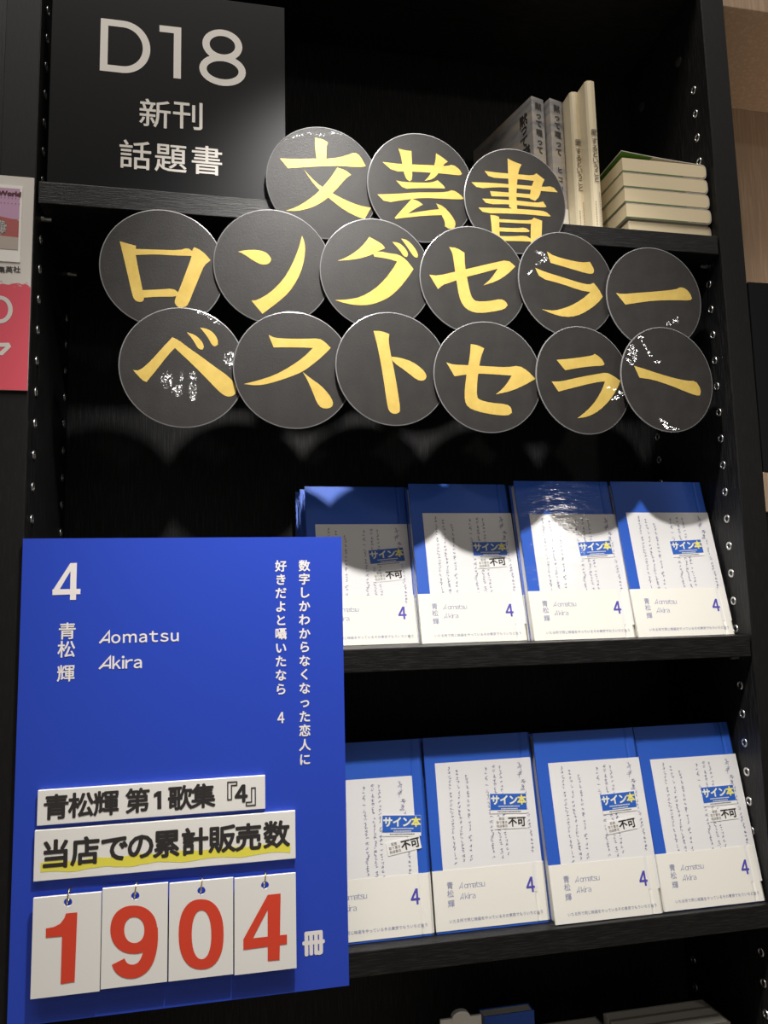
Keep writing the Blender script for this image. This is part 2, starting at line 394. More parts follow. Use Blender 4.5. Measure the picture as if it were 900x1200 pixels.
# ------------------------------------------------------------------ gold character discs
DISCS = [
 ('文', -.006, .288, .564, 1.6, 4.5, (305,140,140), [
  [(412,140),(460,148),(508,175),(497,215),(496,300),(600,288),(660,268),(712,250),(750,275),(793,352),(780,360),(700,360),(600,352),(480,354),(330,362),(208,370),(148,296),(280,300),(424,298),(412,210)],
  [(580,365),(640,385),(683,418),(640,450),(590,510),(545,555),(500,600),(440,640),(370,672),(280,692),(190,690),(270,665),(360,610),(430,555),(480,500),(530,440)],
  [(330,380),(380,440),(460,510),(545,560),(640,610),(740,650),(832,668),(785,752),(740,740),(640,690),(560,630),(500,580),(440,530),(380,460)]],
  'black round disc with gold character 文, first in the top row'),
 ('芸', -.0068, .3958, .5681, 1.9, 4.2, (420,145,140), [
  [(180,290),(330,308),(500,312),(600,318),(660,322),(710,310),(760,345),(778,380),(765,392),(700,385),(600,375),(400,362),(262,362)],
  [(300,190),(350,203),(398,208),(402,300),(405,420),(385,436),(360,420),(340,370),(328,300),(318,240)],
  [(583,225),(630,255),(672,288),(640,310),(600,380),(560,420),(497,433),(530,400),(562,340),(580,280)],
  [(282,430),(340,442),(460,446),(550,446),(595,428),(640,468),(652,490),(560,488),(430,488),(342,494)],
  [(142,535),(300,530),(430,520),(560,520),(660,518),(710,500),(765,535),(792,568),(760,573),(650,568),(480,560),(350,575),(205,598)],
  [(400,568),(450,585),(485,612),(430,640),(370,680),(520,655),(620,645),(640,690),(500,695),(330,712),(280,720),(272,710),(330,645)],
  [(585,603),(640,625),(700,690),(733,750),(720,790),(680,795),(650,775),(650,740),(620,680)]],
  'black round disc with gold character 芸, middle of the top row'),
 ('書', -.0075, .5045, .562, 1.5, 2.6, (535,165,140), [
  [(382,135),(430,160),(488,182),(468,220),(455,300),(448,420),(455,515),(430,522),(395,500),(392,400),(388,280),(385,200)],
  [(210,230),(300,242),(460,255),(570,265),(600,248),(660,295),(640,340),(625,420),(590,455),(552,440),(550,425),(558,360),(580,305),(480,292),(380,288),(245,278)],
  [(110,315),(240,318),(400,330),(560,342),(650,350),(720,345),(760,390),(650,382),(560,372),(400,355),(300,352),(160,362)],
  [(250,382),(340,388),(460,398),(560,405),(555,435),(450,425),(262,420)],
  [(192,438),(300,442),(480,455),(600,470),(650,460),(675,500),(660,505),(560,498),(400,480),(228,480)],
  [(162,505),(300,508),(450,515),(600,525),(670,535),(708,570),(690,573),(550,558),(400,550),(205,548)],
  [(252,562),(290,565),(318,575),(320,640),(322,722),(335,765),(268,765),(262,640)],
  [(318,592),(450,600),(560,602),(580,582),(642,605),(638,740),(630,775),(556,770),(556,650),(560,628),(400,620),(318,615)],
  [(318,655),(450,662),(515,655),(548,680),(540,692),(450,690),(318,685)],
  [(318,720),(420,722),(520,716),(556,740),(556,762),(450,757),(325,757)]],
  'black round disc with gold character 書, last in the top row'),
 ('ロ', -.009, .1246, .4562, 1.2, 2.5, (110,240,150), [
  [(182,258),(240,275),(297,290),(292,340),(310,440),(335,560),(355,660),(345,682),(315,686),(285,670),(270,630),(240,500),(210,370)],
  [(290,312),(450,318),(600,322),(660,305),(692,328),(690,362),(560,358),(440,350),(290,355)],
  [(705,300),(750,320),(790,355),(820,392),(775,430),(750,490),(700,610),(665,700),(640,722),(600,728),(570,700),(568,670),(600,600),(650,470),(690,360),(690,325)],
  [(340,602),(450,598),(560,590),(600,625),(585,648),(450,648),(345,655)]],
  'black round disc with square gold character ロ, leftmost of the middle row'),
 ('ン', -.0095, .2344, .4653, 1.7, 2.9, (245,240,150), [
  [(203,332),(260,320),(330,318),(390,330),(430,365),(437,395),(415,420),(370,424),(310,395),(240,345)],
  [(653,220),(672,270),(675,330),(660,430),(620,530),(560,620),(480,690),(375,768),(298,676),(340,672),(430,620),(520,530),(580,430),(630,310)]],
  'black round disc with gold character ン, between the discs ロ and グ'),
 ('グ', -.010, .3429, .4647, 1.7, 1.6, (370,250,140), [
  [(402,180),(450,205),(500,235),(522,265),(500,275),(470,285),(430,310),(360,335),(290,350),(162,360),(230,335),(310,285),(370,225)],
  [(430,300),(480,288),(560,305),(622,312),(680,350),(735,422),(690,490),(630,565),(560,630),(480,670),(400,692),(310,695),(220,680),(145,655),(240,652),(340,632),(440,575),(520,500),(580,420),(612,365),(550,345),(440,328)],
  [(576,218),(620,222),(665,255),(697,305),(685,332),(660,325),(635,285)],
  [(642,192),(690,205),(740,255),(770,310),(765,335),(745,335),(715,300),(685,250)]],
  'black round disc with gold character グ in the middle row'),
 ('セ', -.0105, .4504, .4646, 1.0, 1.4, (485,260,140), [
  [(115,400),(180,408),(300,380),(450,345),(600,310),(705,288),(763,338),(700,400),(620,450),(522,480),(580,430),(630,355),(500,390),(380,420),(270,460),(220,475),(180,508)],
  [(265,192),(320,198),(380,235),(382,330),(400,430),(420,530),(440,580),(470,602),(560,600),(650,582),(690,600),(705,630),(680,660),(600,678),(490,690),(420,675),(370,635),(340,570),(320,450),(300,310),(290,240)]],
  'black round disc with gold character セ in the middle row, right of グ'),
 ('ラ', -.0080, .5597, .4666, 6.0, 0.6, (600,265,130), [
  [(280,208),(340,245),(450,275),(560,298),(628,292),(655,335),(664,370),(650,390),(600,385),(480,350),(310,300)],
  [(185,340),(260,372),(400,415),(540,460),(625,478),(658,462),(700,510),(733,575),(690,630),(600,695),(520,732),(430,740),(340,720),(238,676),(320,688),(380,680),(470,650),(560,600),(632,538),(540,520),(400,470),(225,425)]],
  'black round disc with gold character ラ in the middle row, white glare at its upper left'),
 ('ー', -.0065, .6661, .4562, 1.6, 1.3, (705,280,130), [
  [(113,440),(160,450),(280,440),(450,428),(600,412),(635,392),(680,405),(715,445),(730,485),(715,502),(600,498),(420,502),(300,518),(190,535)]],
  'black round disc with one level gold bar, rightmost of the middle row'),
 ('ベ', -.013, .1451, .3538, 2.4, 1.2, (135,360,150), [
  [(125,443),(170,448),(240,390),(330,290),(402,213),(450,235),(520,290),(600,345),(700,420),(800,490),(848,550),(852,600),(825,628),(780,630),(730,595),(640,500),(540,400),(420,288),(370,340),(300,430),(220,528),(190,515)],
  [(503,178),(560,195),(605,235),(625,275),(615,300),(590,298),(570,270),(540,220)],
  [(597,145),(650,155),(690,180),(720,225),(722,265),(700,278),(680,268),(650,210)]],
  'black round disc with gold character ベ, leftmost of the bottom row'),
 ('ス', -.0135, .2541, .3553, 1.3, 1.4, (270,360,140), [
  [(287,210),(330,232),(430,240),(560,240),(665,236),(710,262),(755,308),(700,365),(630,425),(540,490),(440,530),(300,575),(200,592),(100,580),(200,556),(330,515),(450,450),(550,380),(622,308),(500,304),(325,304)],
  [(545,490),(600,535),(680,590),(740,655),(772,710),(770,745),(740,765),(685,762),(650,720),(620,640),(580,550)]],
  'black round disc with gold character ス in the bottom row'),
 ('ト', -.0145, .357, .3607, 3.4, 0.4, (385,365,140), [
  [(337,148),(400,150),(457,172),(450,220),(468,330),(490,430),(520,600),(540,745),(525,768),(490,774),(455,755),(440,700),(420,560),(395,400),(365,250)],
  [(472,342),(540,350),(630,380),(700,430),(735,475),(735,505),(710,525),(665,518),(600,465),(480,380)]],
  'black round disc with gold character ト, between the discs ス and セ'),
 ('セ2', -.0155, .4616, .3556, 1.0, 1.0, (500,375,140), [
  [(148,322),(200,338),(310,342),(450,350),(600,358),(695,345),(760,385),(817,445),(740,490),(640,535),(518,562),(570,520),(610,470),(638,420),(500,410),(380,405),(300,412),(208,425)],
  [(330,183),(380,190),(432,215),(410,270),(395,340),(380,450),(375,580),(400,605),(480,625),(600,635),(635,660),(640,700),(610,722),(500,715),(380,690),(310,660),(285,610),(285,520),(300,400),(325,270)]],
  'black round disc with gold character セ in the bottom row, right of ト'),
 ('ラ2', -.0135, .5722, .3561, 8.4, 0.4, (620,380,130), [
  [(220,290),(320,282),(430,268),(510,255),(530,242),(580,275),(608,320),(600,338),(500,342),(400,355),(290,375)],
  [(180,466),(260,465),(400,432),(550,405),(625,392),(680,420),(737,460),(710,530),(650,620),(570,700),(480,750),(388,764),(470,700),(540,620),(590,530),(612,465),(540,472),(400,505),(235,548)]],
  'black round disc with gold character ラ in the bottom row, glare at its lower right'),
 ('ー2', -.0125, .6736, .3605, 5.4, 0.2, (715,380,130), [
  [(190,338),(280,365),(400,405),(520,440),(620,460),(690,462),(720,505),(733,545),(725,578),(695,580),(600,545),(480,495),(340,450),(235,435)]],
  'black glossy round disc with one slanting gold bar, rightmost of the bottom row'),
]
RAD = .0608
WRINKLE_GLARE = {   # where glare sits on the lifted laminate: blobs (x, y, rx, ry, turn) in the same crop as each character
 '文': [(215,142,50,9,-12), (300,122,50,9,-8), (380,108,40,9,-4), (450,122,40,8,4), (530,108,50,9,-8), (610,112,50,10,14)],
 'ラ': [(245,235,42,16,35), (240,290,62,15,-28), (205,215,24,10,20), (145,375,34,10,-52)],
 'ー': [(600,665,26,34,0), (540,690,18,16,0)],
 'ベ': [(365,515,42,60,0), (440,590,44,42,30), (465,510,12,60,5), (550,490,34,34,0), (548,590,30,70,0), (800,360,42,52,0), (818,415,18,30,0), (690,95,70,8,32), (600,45,40,6,18)],
 'ラ2': [(700,600,34,14,-30), (745,565,40,12,35), (640,515,22,8,0), (690,535,14,10,0)],
 'ー2': [(165,215,26,52,10), (195,255,22,60,0), (150,300,40,14,52), (270,170,48,9,58), (310,235,44,9,55), (375,305,34,12,0), (430,800,50,20,48), (500,850,80,16,16), (240,110,20,10,0)],
}
YFIT = {0: -.006, 1: -.009, 2: -.012}
for i, (ch, yc, cx, cz, ra, rb, (ox, oy, sz), polys, lab) in enumerate(DISCS):
    yf = YFIT[0 if i < 3 else 1 if i < 9 else 2]
    c = Vector((cx, yf, cz)); c = CAM + (c - CAM) * ((yc - CAM.y) / (yf - CAM.y))
    d = thing('lettered_disc', lab, 'sign', c, Euler((R(rb), 0, R(ra)), 'XYZ'), 'gold lettered discs across the bookcase')
    N = 72
    circ = lambda r_, y: [(r_*math.cos(2*math.pi*k/N), y, r_*math.sin(2*math.pi*k/N)) for k in range(N)]
    body = MB().prism(circ(RAD-.0009, -.0006), (0, .0012, 0))
    body.build('disc', M['disc'], d)
    e = MB(); A_, B_, C_, D_ = circ(RAD-.0010, -.00075), circ(RAD, -.00045), circ(RAD, .00045), circ(RAD-.0010, .00075)
    e.add(A_+B_+C_+D_, [(a*N+k, a*N+(k+1) % N, b_*N+(k+1) % N, b_*N+k) for a, b_ in ((0, 1), (1, 2), (2, 3), (3, 0)) for k in range(N)])
    o = e.build('laminate_rim', M['rim'], d, smooth=False); o['label'] = 'clear shiny laminate rim'
    mw = xf(d); fr = Frame(mw.translation, mw.col[0].xyz, mw.col[2].xyz, -mw.col[1].xyz)
    mb = MB()
    for j, pl in enumerate(polys):
        q = soften([fr.px((ox + x*sz/900, oy + y*sz/900)) for x, y in pl])
        mb.poly([fr.p(*t, .0008 + j*1.5e-5) for t in q])
    if ch in WRINKLE_GLARE:
        rw = random.Random(i+5); wb = MB()
        for bx_, by_, rx_, ry_, tn in WRINKLE_GLARE[ch]:
            for _ in range(int(10 + rx_*ry_/24)):
                a_, q_ = rw.uniform(0, 2*math.pi), math.sqrt(rw.random())
                ex, ey = rx_*q_*math.cos(a_), ry_*q_*math.sin(a_)
                u, v = fr.px((ox + (bx_ + ex*math.cos(R(tn)) - ey*math.sin(R(tn)))*sz/900, oy + (by_ + ex*math.sin(R(tn)) + ey*math.cos(R(tn)))*sz/900))
                if math.hypot(u, v) > RAD - .002: continue
                s_ = rw.uniform(.00022, .00070); a0 = rw.uniform(0, 6)
                P_ = fr.p(u, v); hv = (Vector(KEY)-P_).normalized() + (CAM-P_).normalized()      # film flakes aimed between lamp and camera, glints built into their tilt
                f_ = rw.uniform(.75, 1.15)
                gx = -hv.dot(fr.U)/hv.dot(fr.N)*f_ + rw.gauss(0, .10); gy = -hv.dot(fr.V)/hv.dot(fr.N)*f_ + rw.gauss(0, .10)
                wb.poly([fr.p(u + s_*math.cos(a0+t), v + s_*math.sin(a0+t), .0011 + (gx*math.cos(a0+t) + gy*math.sin(a0+t))*s_) for t in (0, 1.5, 2.9, 4.4)])
        wo = wb.build('wrinkle_glints', M['wrinkle'], d, True); wo['kind'] = 'stuff'; wo['label'] = 'glinting wrinkled laminate'
    o = mb.build('character', M['gold'], d, True); o['label'] = 'gold brush character'

# ------------------------------------------------------------------ blue panel with label strips and number cards
PX0, PX1, PZ0, PZ1, PY = .0012, .3008, -.2396, .1853, -.0062
pn = thing('display_panel', 'large blue display panel with white 4 and vertical Japanese text', 'display panel', ((PX0+PX1)/2, PY+.003, PZ0))
MB().box((PX0, PY+.0004, PZ0), (PX1, -.0006, PZ1)).build('board', M['edge_white'], pn, True)
MB().box((PX0, PY, PZ0), (PX1, PY+.0004, PZ1)).build('printed_face', M['panel'], pn, True)
fr = Frame((0, PY, 0), (1, 0, 0), (0, 0, 1), (0, -1, 0)); mb = MB()
z2 = lambda x, y: (30 + x*.22222, 640 + y*.22222)
# the big 4, drawn from its outline
q = [fr.px(z2(*t)) for t in ((142, 232), (238, 90), (271, 88), (266, 283), (234, 284), (235, 122), (178, 228), (180, 236))]
stem = [fr.px(z2(*t)) for t in ((238, 90), (271, 88), (266, 283), (234, 284))]
dia = [fr.px(z2(*t)) for t in ((142, 236), (236, 90), (262, 90), (180, 228), (180, 242))]
bar = [fr.px(z2(*t)) for t in ((142, 228), (290, 225), (289, 253), (142, 258))]
for j, t in enumerate((stem, dia, bar)): mb.poly([fr.p(*k, .0003 + j*1e-5) for k in t])
mb.build('big_numeral', M['panel_ink'], pn, True); mb = MB()
for ch, x, y, h_ in (('青', 220, 449, 88), ('松', 216, 545, 88), ('輝', 213, 672, 88)):
    u, v = fr.px(z2(x, y)); v1 = fr.px(z2(x, y-h_/2))[1]; v2 = fr.px(z2(x, y+h_/2))[1]
    char_at(mb, fr, ch, u, v, (v1-v2)*1.06, bold=.00022)
mb.build('author_kanji', M['panel_ink'], pn, True); mb = MB()
def latin(x0, x1, yt, yb, s, xs):
    a = fr.px(z2(x0, yb)); b = fr.px(z2(xs-8, yb)); h_ = fr.px(z2(x0, yt))[1] - a[1]
    slanted_A(mb, fr, a[0], a[1], (b[0]-a[0])*1.08, h_, .0017)
    lt = fr.px(z2(xs, yb)); rt_ = fr.px(z2(x1, yb))
    _, _, y0, y1 = ext(glyph(s)[0]); hh = h_*(1.0 if s[0] == 'k' else .93)
    latin_run(mb, fr, s, lt[0], rt_[0], lt[1], h_*.74, bold=.00022)
latin(390, 806, 450, 512, 'omatsu', 452)
latin(388, 612, 584, 648, 'kira', 458)
mb.build('author_romaji', M['panel_ink'], pn, True); mb = MB()
z3 = lambda x, y: (310 + x*.22523, 640 + y*.22523)
for s, x, ys in (('数字しかわからなくなった恋人に', 207, (103, 172, 242, 313, 383, 455, 525, 597, 668, 740, 812, 887, 960, 1035, 1110)),
                 ('好きだよと囁いたなら', 85, (105, 175, 245, 315, 386, 457, 530, 600, 672, 745))):
    for c, y in zip(s, ys):
        u, v = fr.px(z3(x + (3 if x > 200 else 0)*(y-100)/1000, y)); char_at(mb, fr, c, u, v, .01165, bold=.00030)
u, v = fr.px(z3(85, 892)); text_fit(mb, fr, '４', u-.0034, u+.0034, v-.0053, v+.0053, bold=.0003)
mb.build('vertical_lettering', M['panel_ink'], pn, True); mb = MB()
z4 = lambda x, y: (190 + x*.23333, 1010 + y*.23333)
a = fr.px(z4(704, 408)); b = fr.px(z4(817, 398)); t = fr.px(z4(760, 346)); bt = fr.px(z4(760, 470))
text_fit(mb, fr, '冊', a[0], b[0], bt[1], t[1], bold=.0010)
mb.build('counter_character', M['panel_ink'], pn, True)

def label_strip(tl, tr_, br, bl, lab):
    P4 = [onY(q, PY-.004) for q in (tl, tr_, br, bl)]
    x0 = (P4[0].x+P4[3].x)/2; x1 = (P4[1].x+P4[2].x)/2; zt = (P4[0].z+P4[1].z)/2; zb = (P4[2].z+P4[3].z)/2
    o = thing('label_strip', lab, 'label', ((x0+x1)/2, PY, zb))
    MB().box((x0, PY-.0042, zb), (x1, PY-.0004, zt)).build('board', M['white'], o, True, .0004)
    return o, Frame((0, PY-.0042, 0), (1, 0, 0), (0, 0, 1), (0, -1, 0))
z5 = lambda x, y: (30 + x*.36667, 900 + y*.36667)
o, fr = label_strip((44.3, 926.7), (311.2, 908.5), (310.4, 947.7), (43, 968), 'white label strip reading 青松輝 第1歌集『4』 on the blue panel')
mb = MB()
def strip_chars(fr, items, bold):
    for c, x, y, s in items:
        u, v = fr.px(z5(x, y)); char_at(mb, fr, c, u, v, s, bold=bold)
strip_chars(fr, [('青', 98, 125, .0226), ('松', 178, 119, .0226), ('輝', 258, 113, .0226), ('第', 358, 105, .0226), ('歌', 494, 96, .0226), ('集', 568, 90, .0226)], .00060)
mb.poly([fr.p(*fr.px(z5(*t)), .0003) for t in ((422, 74), (434, 73), (434, 130), (421, 131), (421, 90), (410, 94), (410, 83))])
text_px(mb, fr, '４', z5(668, 54), z5(668, 112), z5(710, 82), bold=.0008)
strip_chars(fr, [('『', 636, 88, .0250), ('』', 744, 80, .0250)], .00015)
mb.build('lettering', M['ink'], o, True)
o, fr = label_strip((41, 973), (346.5, 950.6), (346, 1006), (38.7, 1033.5), 'white label strip reading 当店での累計販売数 with a yellow marker line')
mb = MB()
strip_chars(fr, [('当', 96, 276, .0254), ('店', 191, 266, .0254), ('で', 284, 257, .0254), ('の', 368, 250, .0258), ('累', 451, 243, .0254), ('計', 541, 236, .0254), ('販', 628, 228, .0254), ('売', 712, 222, .0254), ('数', 802, 213, .0254)], .00078)
mb.build('lettering', M['ink'], o, True)
rnd = random.Random(4); mb = MB(); top = []; bot = []
for k in range(41):
    x = 48 + (846-48)*k/40; yc = 318 - (318-252)*k/40
    u, v = fr.px(z5(x, yc)); top.append((u, v + .0040 + .0007*math.sin(k*.9) + rnd.uniform(-.0003, .0003))); bot.append((u, v - .0046 + .0009*math.sin(k*.7+1) + rnd.uniform(-.0003, .0003)))
mb.add([fr.p(*t, .00015) for t in top] + [fr.p(*t, .00015) for t in bot], [(k, k+1, 41+k+1, 41+k) for k in range(40)])
mb.build('marker_line', M['yellow'], o, True)

CARDS = [((40, 1054), (119, 1044.5), (116.5, 1160), (34.5, 1173), (79.5, 1057.5), 'white hanging number card with red 1, leftmost of the four', '1'),
         ((120, 1042.5), (197, 1034), (195.5, 1150), (118, 1160), (158.5, 1050), 'white hanging number card with red 9', '9'),
         ((198.5, 1036), (273.5, 1028.5), (273, 1141), (197.5, 1151), (236, 1044), 'white hanging number card with red 0', '0'),
         ((275, 1031), (347, 1022), (347, 1133), (274.5, 1144.5), (310.5, 1037.5), 'white hanging number card with red 4, rightmost of the four', '4')]
for tl, tr_, br, bl, hole, lab, dg_ in CARDS:
    yb = PY-.0060; yf = PY-.0090
    P4 = [onY(q, yf) for q in (tl, tr_, br, bl)]
    x0 = (P4[0].x+P4[3].x)/2; x1 = (P4[1].x+P4[2].x)/2; zt = (P4[0].z+P4[1].z)/2; zb = (P4[2].z+P4[3].z)/2
    hc = onY(hole, yf); hr = .0036
    cdn = thing('number_card', lab, 'number card', ((x0+x1)/2, yf, zt), (0, 0, 0), 'hanging number cards on the blue panel')
    # card with a punched hole: outline joined to the hole ring
    n = 40; mb = MB()
    inn = [(hc.x + hr*math.cos(2*math.pi*k/n), hc.z + hr*math.sin(2*math.pi*k/n)) for k in range(n)]
    def onrect(k):
        t = 2*math.pi*k/n; dx, dz = math.cos(t), math.sin(t); c = 1e9
        if dx > 1e-9: c = min(c, (x1-hc.x)/dx)
        if dx < -1e-9: c = min(c, (x0-hc.x)/dx)
        if dz > 1e-9: c = min(c, (zt-hc.z)/dz)
        if dz < -1e-9: c = min(c, (zb-hc.z)/dz)
        return [hc.x+dx*c, hc.z+dz*c]
    outl = [onrect(k) for k in range(n)]
    for cx_, cz_ in ((x0, zt), (x1, zt), (x0, zb), (x1, zb)):      # snap the nearest outline point to each corner
        j = min(range(n), key=lambda k: abs(math.atan2(outl[k][1]-hc.z, outl[k][0]-hc.x) - math.atan2(cz_-hc.z, cx_-hc.x))); outl[j] = [cx_, cz_]
    fv = [(p[0], yf, p[1]) for p in outl] + [(p[0], yf, p[1]) for p in inn] + [(p[0], yb, p[1]) for p in outl] + [(p[0], yb, p[1]) for p in inn]
    fs = []
    for k in range(n):
        j = (k+1) % n
        fs += [(k, j, n+j, n+k), (2*n+k, 3*n+k, 3*n+j, 2*n+j), (k, 2*n+k, 2*n+j, j), (n+k, n+j, 3*n+j, 3*n+k)]
    mb.add(fv, fs); mb.build('card', M['white'], cdn, True)
    fr = Frame((0, yf, 0), (1, 0, 0), (0, 0, 1), (0, -1, 0)); mb = MB()
    za = lambda x, y: fr.px((20 + x*.21111, 1020 + y*.21111)); zc = lambda x, y: fr.px((190 + x*.23333, 1010 + y*.23333))
    if dg_ == '1':
        mb.poly([fr.p(*za(*t), .0003) for t in ((272, 238), (335, 232), (320, 618), (242, 630), (250, 365), (160, 373), (160, 322), (205, 313), (240, 295), (262, 265))])
    elif dg_ == '9':
        O_ = [za(*t) for t in arc(648, 328, 130, 134, 0, 360, 40, .92)[:-1]]; I_ = [za(*t) for t in arc(651, 330, 56, 72, 0, 360, 40, .92)[:-1]]
        ring_band(mb, fr, O_, I_)
        pts = [(744, 320), (746, 390), (738, 450), (722, 502), (692, 544), (645, 563), (600, 556), (573, 533), (562, 505)]
        for _ in range(2): pts = [pts[0]] + [q for a_, b_ in zip(pts[:-1], pts[1:]) for q in ((a_[0]*.75+b_[0]*.25, a_[1]*.75+b_[1]*.25), (a_[0]*.25+b_[0]*.75, a_[1]*.25+b_[1]*.75))] + [pts[-1]]
        wd = za(600, 400); wd2 = za(675, 400)
        stroke(mb, fr, [za(*t) for t in pts], wd2[0]-wd[0], .00034)
    elif dg_ == '0':
        O_ = [zc(*t) for t in arc(196, 363, 113, 176, 0, 360, 40, .86)[:-1]]; I_ = [zc(*t) for t in arc(198, 365, 49, 123, 0, 360, 40, .9)[:-1]]
        ring_band(mb, fr, O_, I_)
    else:
        for j, t in enumerate((((530, 165), (595, 158), (590, 492), (530, 497)), ((408, 388), (627, 364), (627, 412), (408, 441)), ((408, 388), (530, 165), (548, 205), (453, 388)))):
            mb.poly([fr.p(*zc(*k), .0003 + j*1e-5) for k in t])
    o = mb.build('numeral', M['red'], cdn, True); o['label'] = 'red numeral'
    # wire ring through the card, held by a small eye on the panel
    cy = (yf+PY)/2 - .0005; rr = .0058
    pts = [(hc.x + .0008*math.sin(t), cy - rr*1.0*math.cos(t), hc.z + rr*.72 + rr*1.12*math.sin(t)) for t in [2*math.pi*k/28 for k in range(28)]]
    MB().tube(pts, .00062, 8, True).build('hanging_ring', M['brass'], cdn, True, smooth=True)

# ------------------------------------------------------------------ blue books
BW, BH, BT = .1222, .189, .0175
def prototype():
    root = thing('wrapped_book', '', 'book', (0, 0, 0))
    # cover: two boards and a rounded spine at the right, joint grooves beside it
    prof = [(0, 0), (BW-.0145, 0), (BW-.0125, .0009), (BW-.0100, .0001), (BW-.0035, .0), (BW-.0010, .0022), (BW, BT*.5), (BW-.0010, BT-.0022), (BW-.0035, BT), (BW-.0100, BT-.0001), (BW-.0125, BT-.0009), (BW-.0145, BT), (0, BT),
            (0, BT-.0020), (BW-.0060, BT-.0020), (BW-.0030, BT*.5), (BW-.0060, .0020), (0, .0020)]
    mb = MB(); n = len(prof)
    mb.add([(x, y, 0) for x, y in prof] + [(x, y, BH) for x, y in prof], [(i, (i+1) % n, (i+1) % n+n, i+n) for i in range(n)] + [[0, 17, 16, 15, 14, 13, 12, 11, 10, 9, 8, 7, 6, 5, 4, 3, 2, 1], list(range(n, 2*n))])
    mb.build('cover', M['cover'], root)
    MB().box((.0022, .0021, .0025), (BW-.0062, BT-.0021, BH-.0025)).build('page_block', M['pages_w'], root)
    # handwritten sheet
    sw, sh = .1080, .1330
    st_ = MB().box((-sw/2, -.0003, -sh), (sw/2, -.0001, 0)).build('handwritten_sheet', M['paper'], root)
    st_.location = (.068, 0, .156)
    fr = Frame((0, -.0003, 0), (1, 0, 0), (0, 0, 1), (0, -1, 0)); mb = MB(); rd = random.Random(11)
    cols = [(-.0390, .006, .100), (-.0305, .0095, .100), (-.0200, .0150, .099), (.0020, .0090, .097), (.0108, .0070, .098), (.0182, .0085, .097), (.0440, .036, .097)]
    for cx_, a, b_ in cols:
        z = a; drift = 0
        while z < b_:
            s = rd.uniform(.0026, .0042); drift += rd.uniform(-.0004, .0004)
            for _ in range(rd.choice((3, 4, 4, 5))):
                x = cx_ + drift + rd.uniform(-.0010, .0010); zz = -z + rd.uniform(-s*.38, s*.38)
                an = rd.choice((0, 0, 1.4, -1.2, .6)) + rd.uniform(-.3, .3); l = rd.uniform(.0011, .0027)
                c_ = rd.uniform(-.0006, .0006)
                p0 = Vector((x - math.cos(an)*l/2, zz - math.sin(an)*l/2)); p1 = Vector((x - math.sin(an)*c_, zz + math.cos(an)*c_)); p2 = Vector((x + math.cos(an)*l/2, zz + math.sin(an)*l/2))
                stroke(mb, fr, [p0, p1, p2], .00036, .0001)
            z += s * rd.choice((1.05, 1.05, 1.15, 1.5))
    for cx_, cz_ in ((.0405, -.0085), (.0405, -.0155), (.043, -.0245), (.0425, -.031)):                                              # signature
        for _ in range(7):
            an = rd.choice((0, .2, 1.5, -1.1, .8)); l = rd.uniform(.0022, .0056); x = cx_ + rd.uniform(-.0015, .0015); zz = cz_ + rd.uniform(-.0026, .0026)
            stroke(mb, fr, [(x - math.cos(an)*l/2, zz - math.sin(an)*l/2), (x+.0003, zz+.0003), (x + math.cos(an)*l/2, zz + math.sin(an)*l/2)], .00035, .0001)
    mb.build('handwriting', M['hand_ink'], st_)
    # paper band round the lower cover
    oh = .0556; e = .00055
    ob = MB(); o2 = [(x, y) for x, y in ((-e*.6, -e), (BW-.0145, -e), (BW-.0125, .0004), (BW-.0100, -e), (BW-.0035, -e), (BW-.0006, .0020), (BW+e*.8, BT*.5), (BW-.0006, BT-.0020), (BW-.0035, BT+e), (-e*.6, BT+e), (-e*.6, BT-.002), (0.004, BT-.002), (0.004, BT+.0001), (BW-.0036, BT+.0001), (BW-.0009, BT-.0022), (BW+.0001, BT*.5), (BW-.0009, .0022), (BW-.0036, -.0001), (BW-.0100, -.0001), (BW-.0125, .0008), (BW-.0145, -.0001), (.004, -.0001), (.004, .002), (-e*.6, .002))]
    n = len(o2); ob.add([(x, y, 0) for x, y in o2] + [(x, y, oh) for x, y in o2], [(i, (i+1) % n, (i+1) % n+n, i+n) for i in range(n)] + [list(range(n)), list(range(n, 2*n))])
    bd = ob.build('paper_band', M['obi'], root); bd.location = (0, 0, .0003)
    fr = Frame((0, -e, 0), (1, 0, 0), (0, 0, 1), (0, -1, 0)); mb = MB()
    for c, z in (('青', .0410), ('松', .0333), ('輝', .0242)): char_at(mb, fr, c, .0172, z, .0073, .0001, .00008)
    for s, z, x1, a in (('omatsu', .0372, .0545, .0312), ('kira', .0272, .0435, .0312)):
        slanted_A(mb, fr, .0268, z, .0042, .0058, .00062, .0001)
        latin_run(mb, fr, s, .0322, x1, z, .0041, .0001)
    mb.build('author_lettering', M['obi_grey'], bd)
    mb = MB(); text_fit(mb, fr, '４', .0990, .1085, .0272, .0420, .0001, .00045); mb.build('numeral', M['obi_ink'], bd)
    mb = MB(); line_at(mb, fr, 'いたる所で同じ映画をやっているその東京でもういちど会う', .0155, .0082, .00355, .0001, .00004, .00375); mb.build('line_of_text', M['obi_grey'], bd)
    # stickers
    y = -.0008
    sk = MB().box((-.0205, y, -.0125), (.0205, y+.00045, .0075)).build('signed_copy_sticker', M['stk_white'], root)
    MB().box((-.0203, y-.0001, -.0090), (.0203, y+.0001, .0073)).build('blue_ground', M['stk_blue'], sk)
    fr = Frame((0, y-.0001, 0), (1, 0, 0), (0, 0, 1), (0, -1, 0)); mb = MB()
    for k, c in enumerate('サイン'): char_at(mb, fr, c, -.0147+.0100*k, .0010, .0102, .00012, .00042)
    rd = random.Random(3)
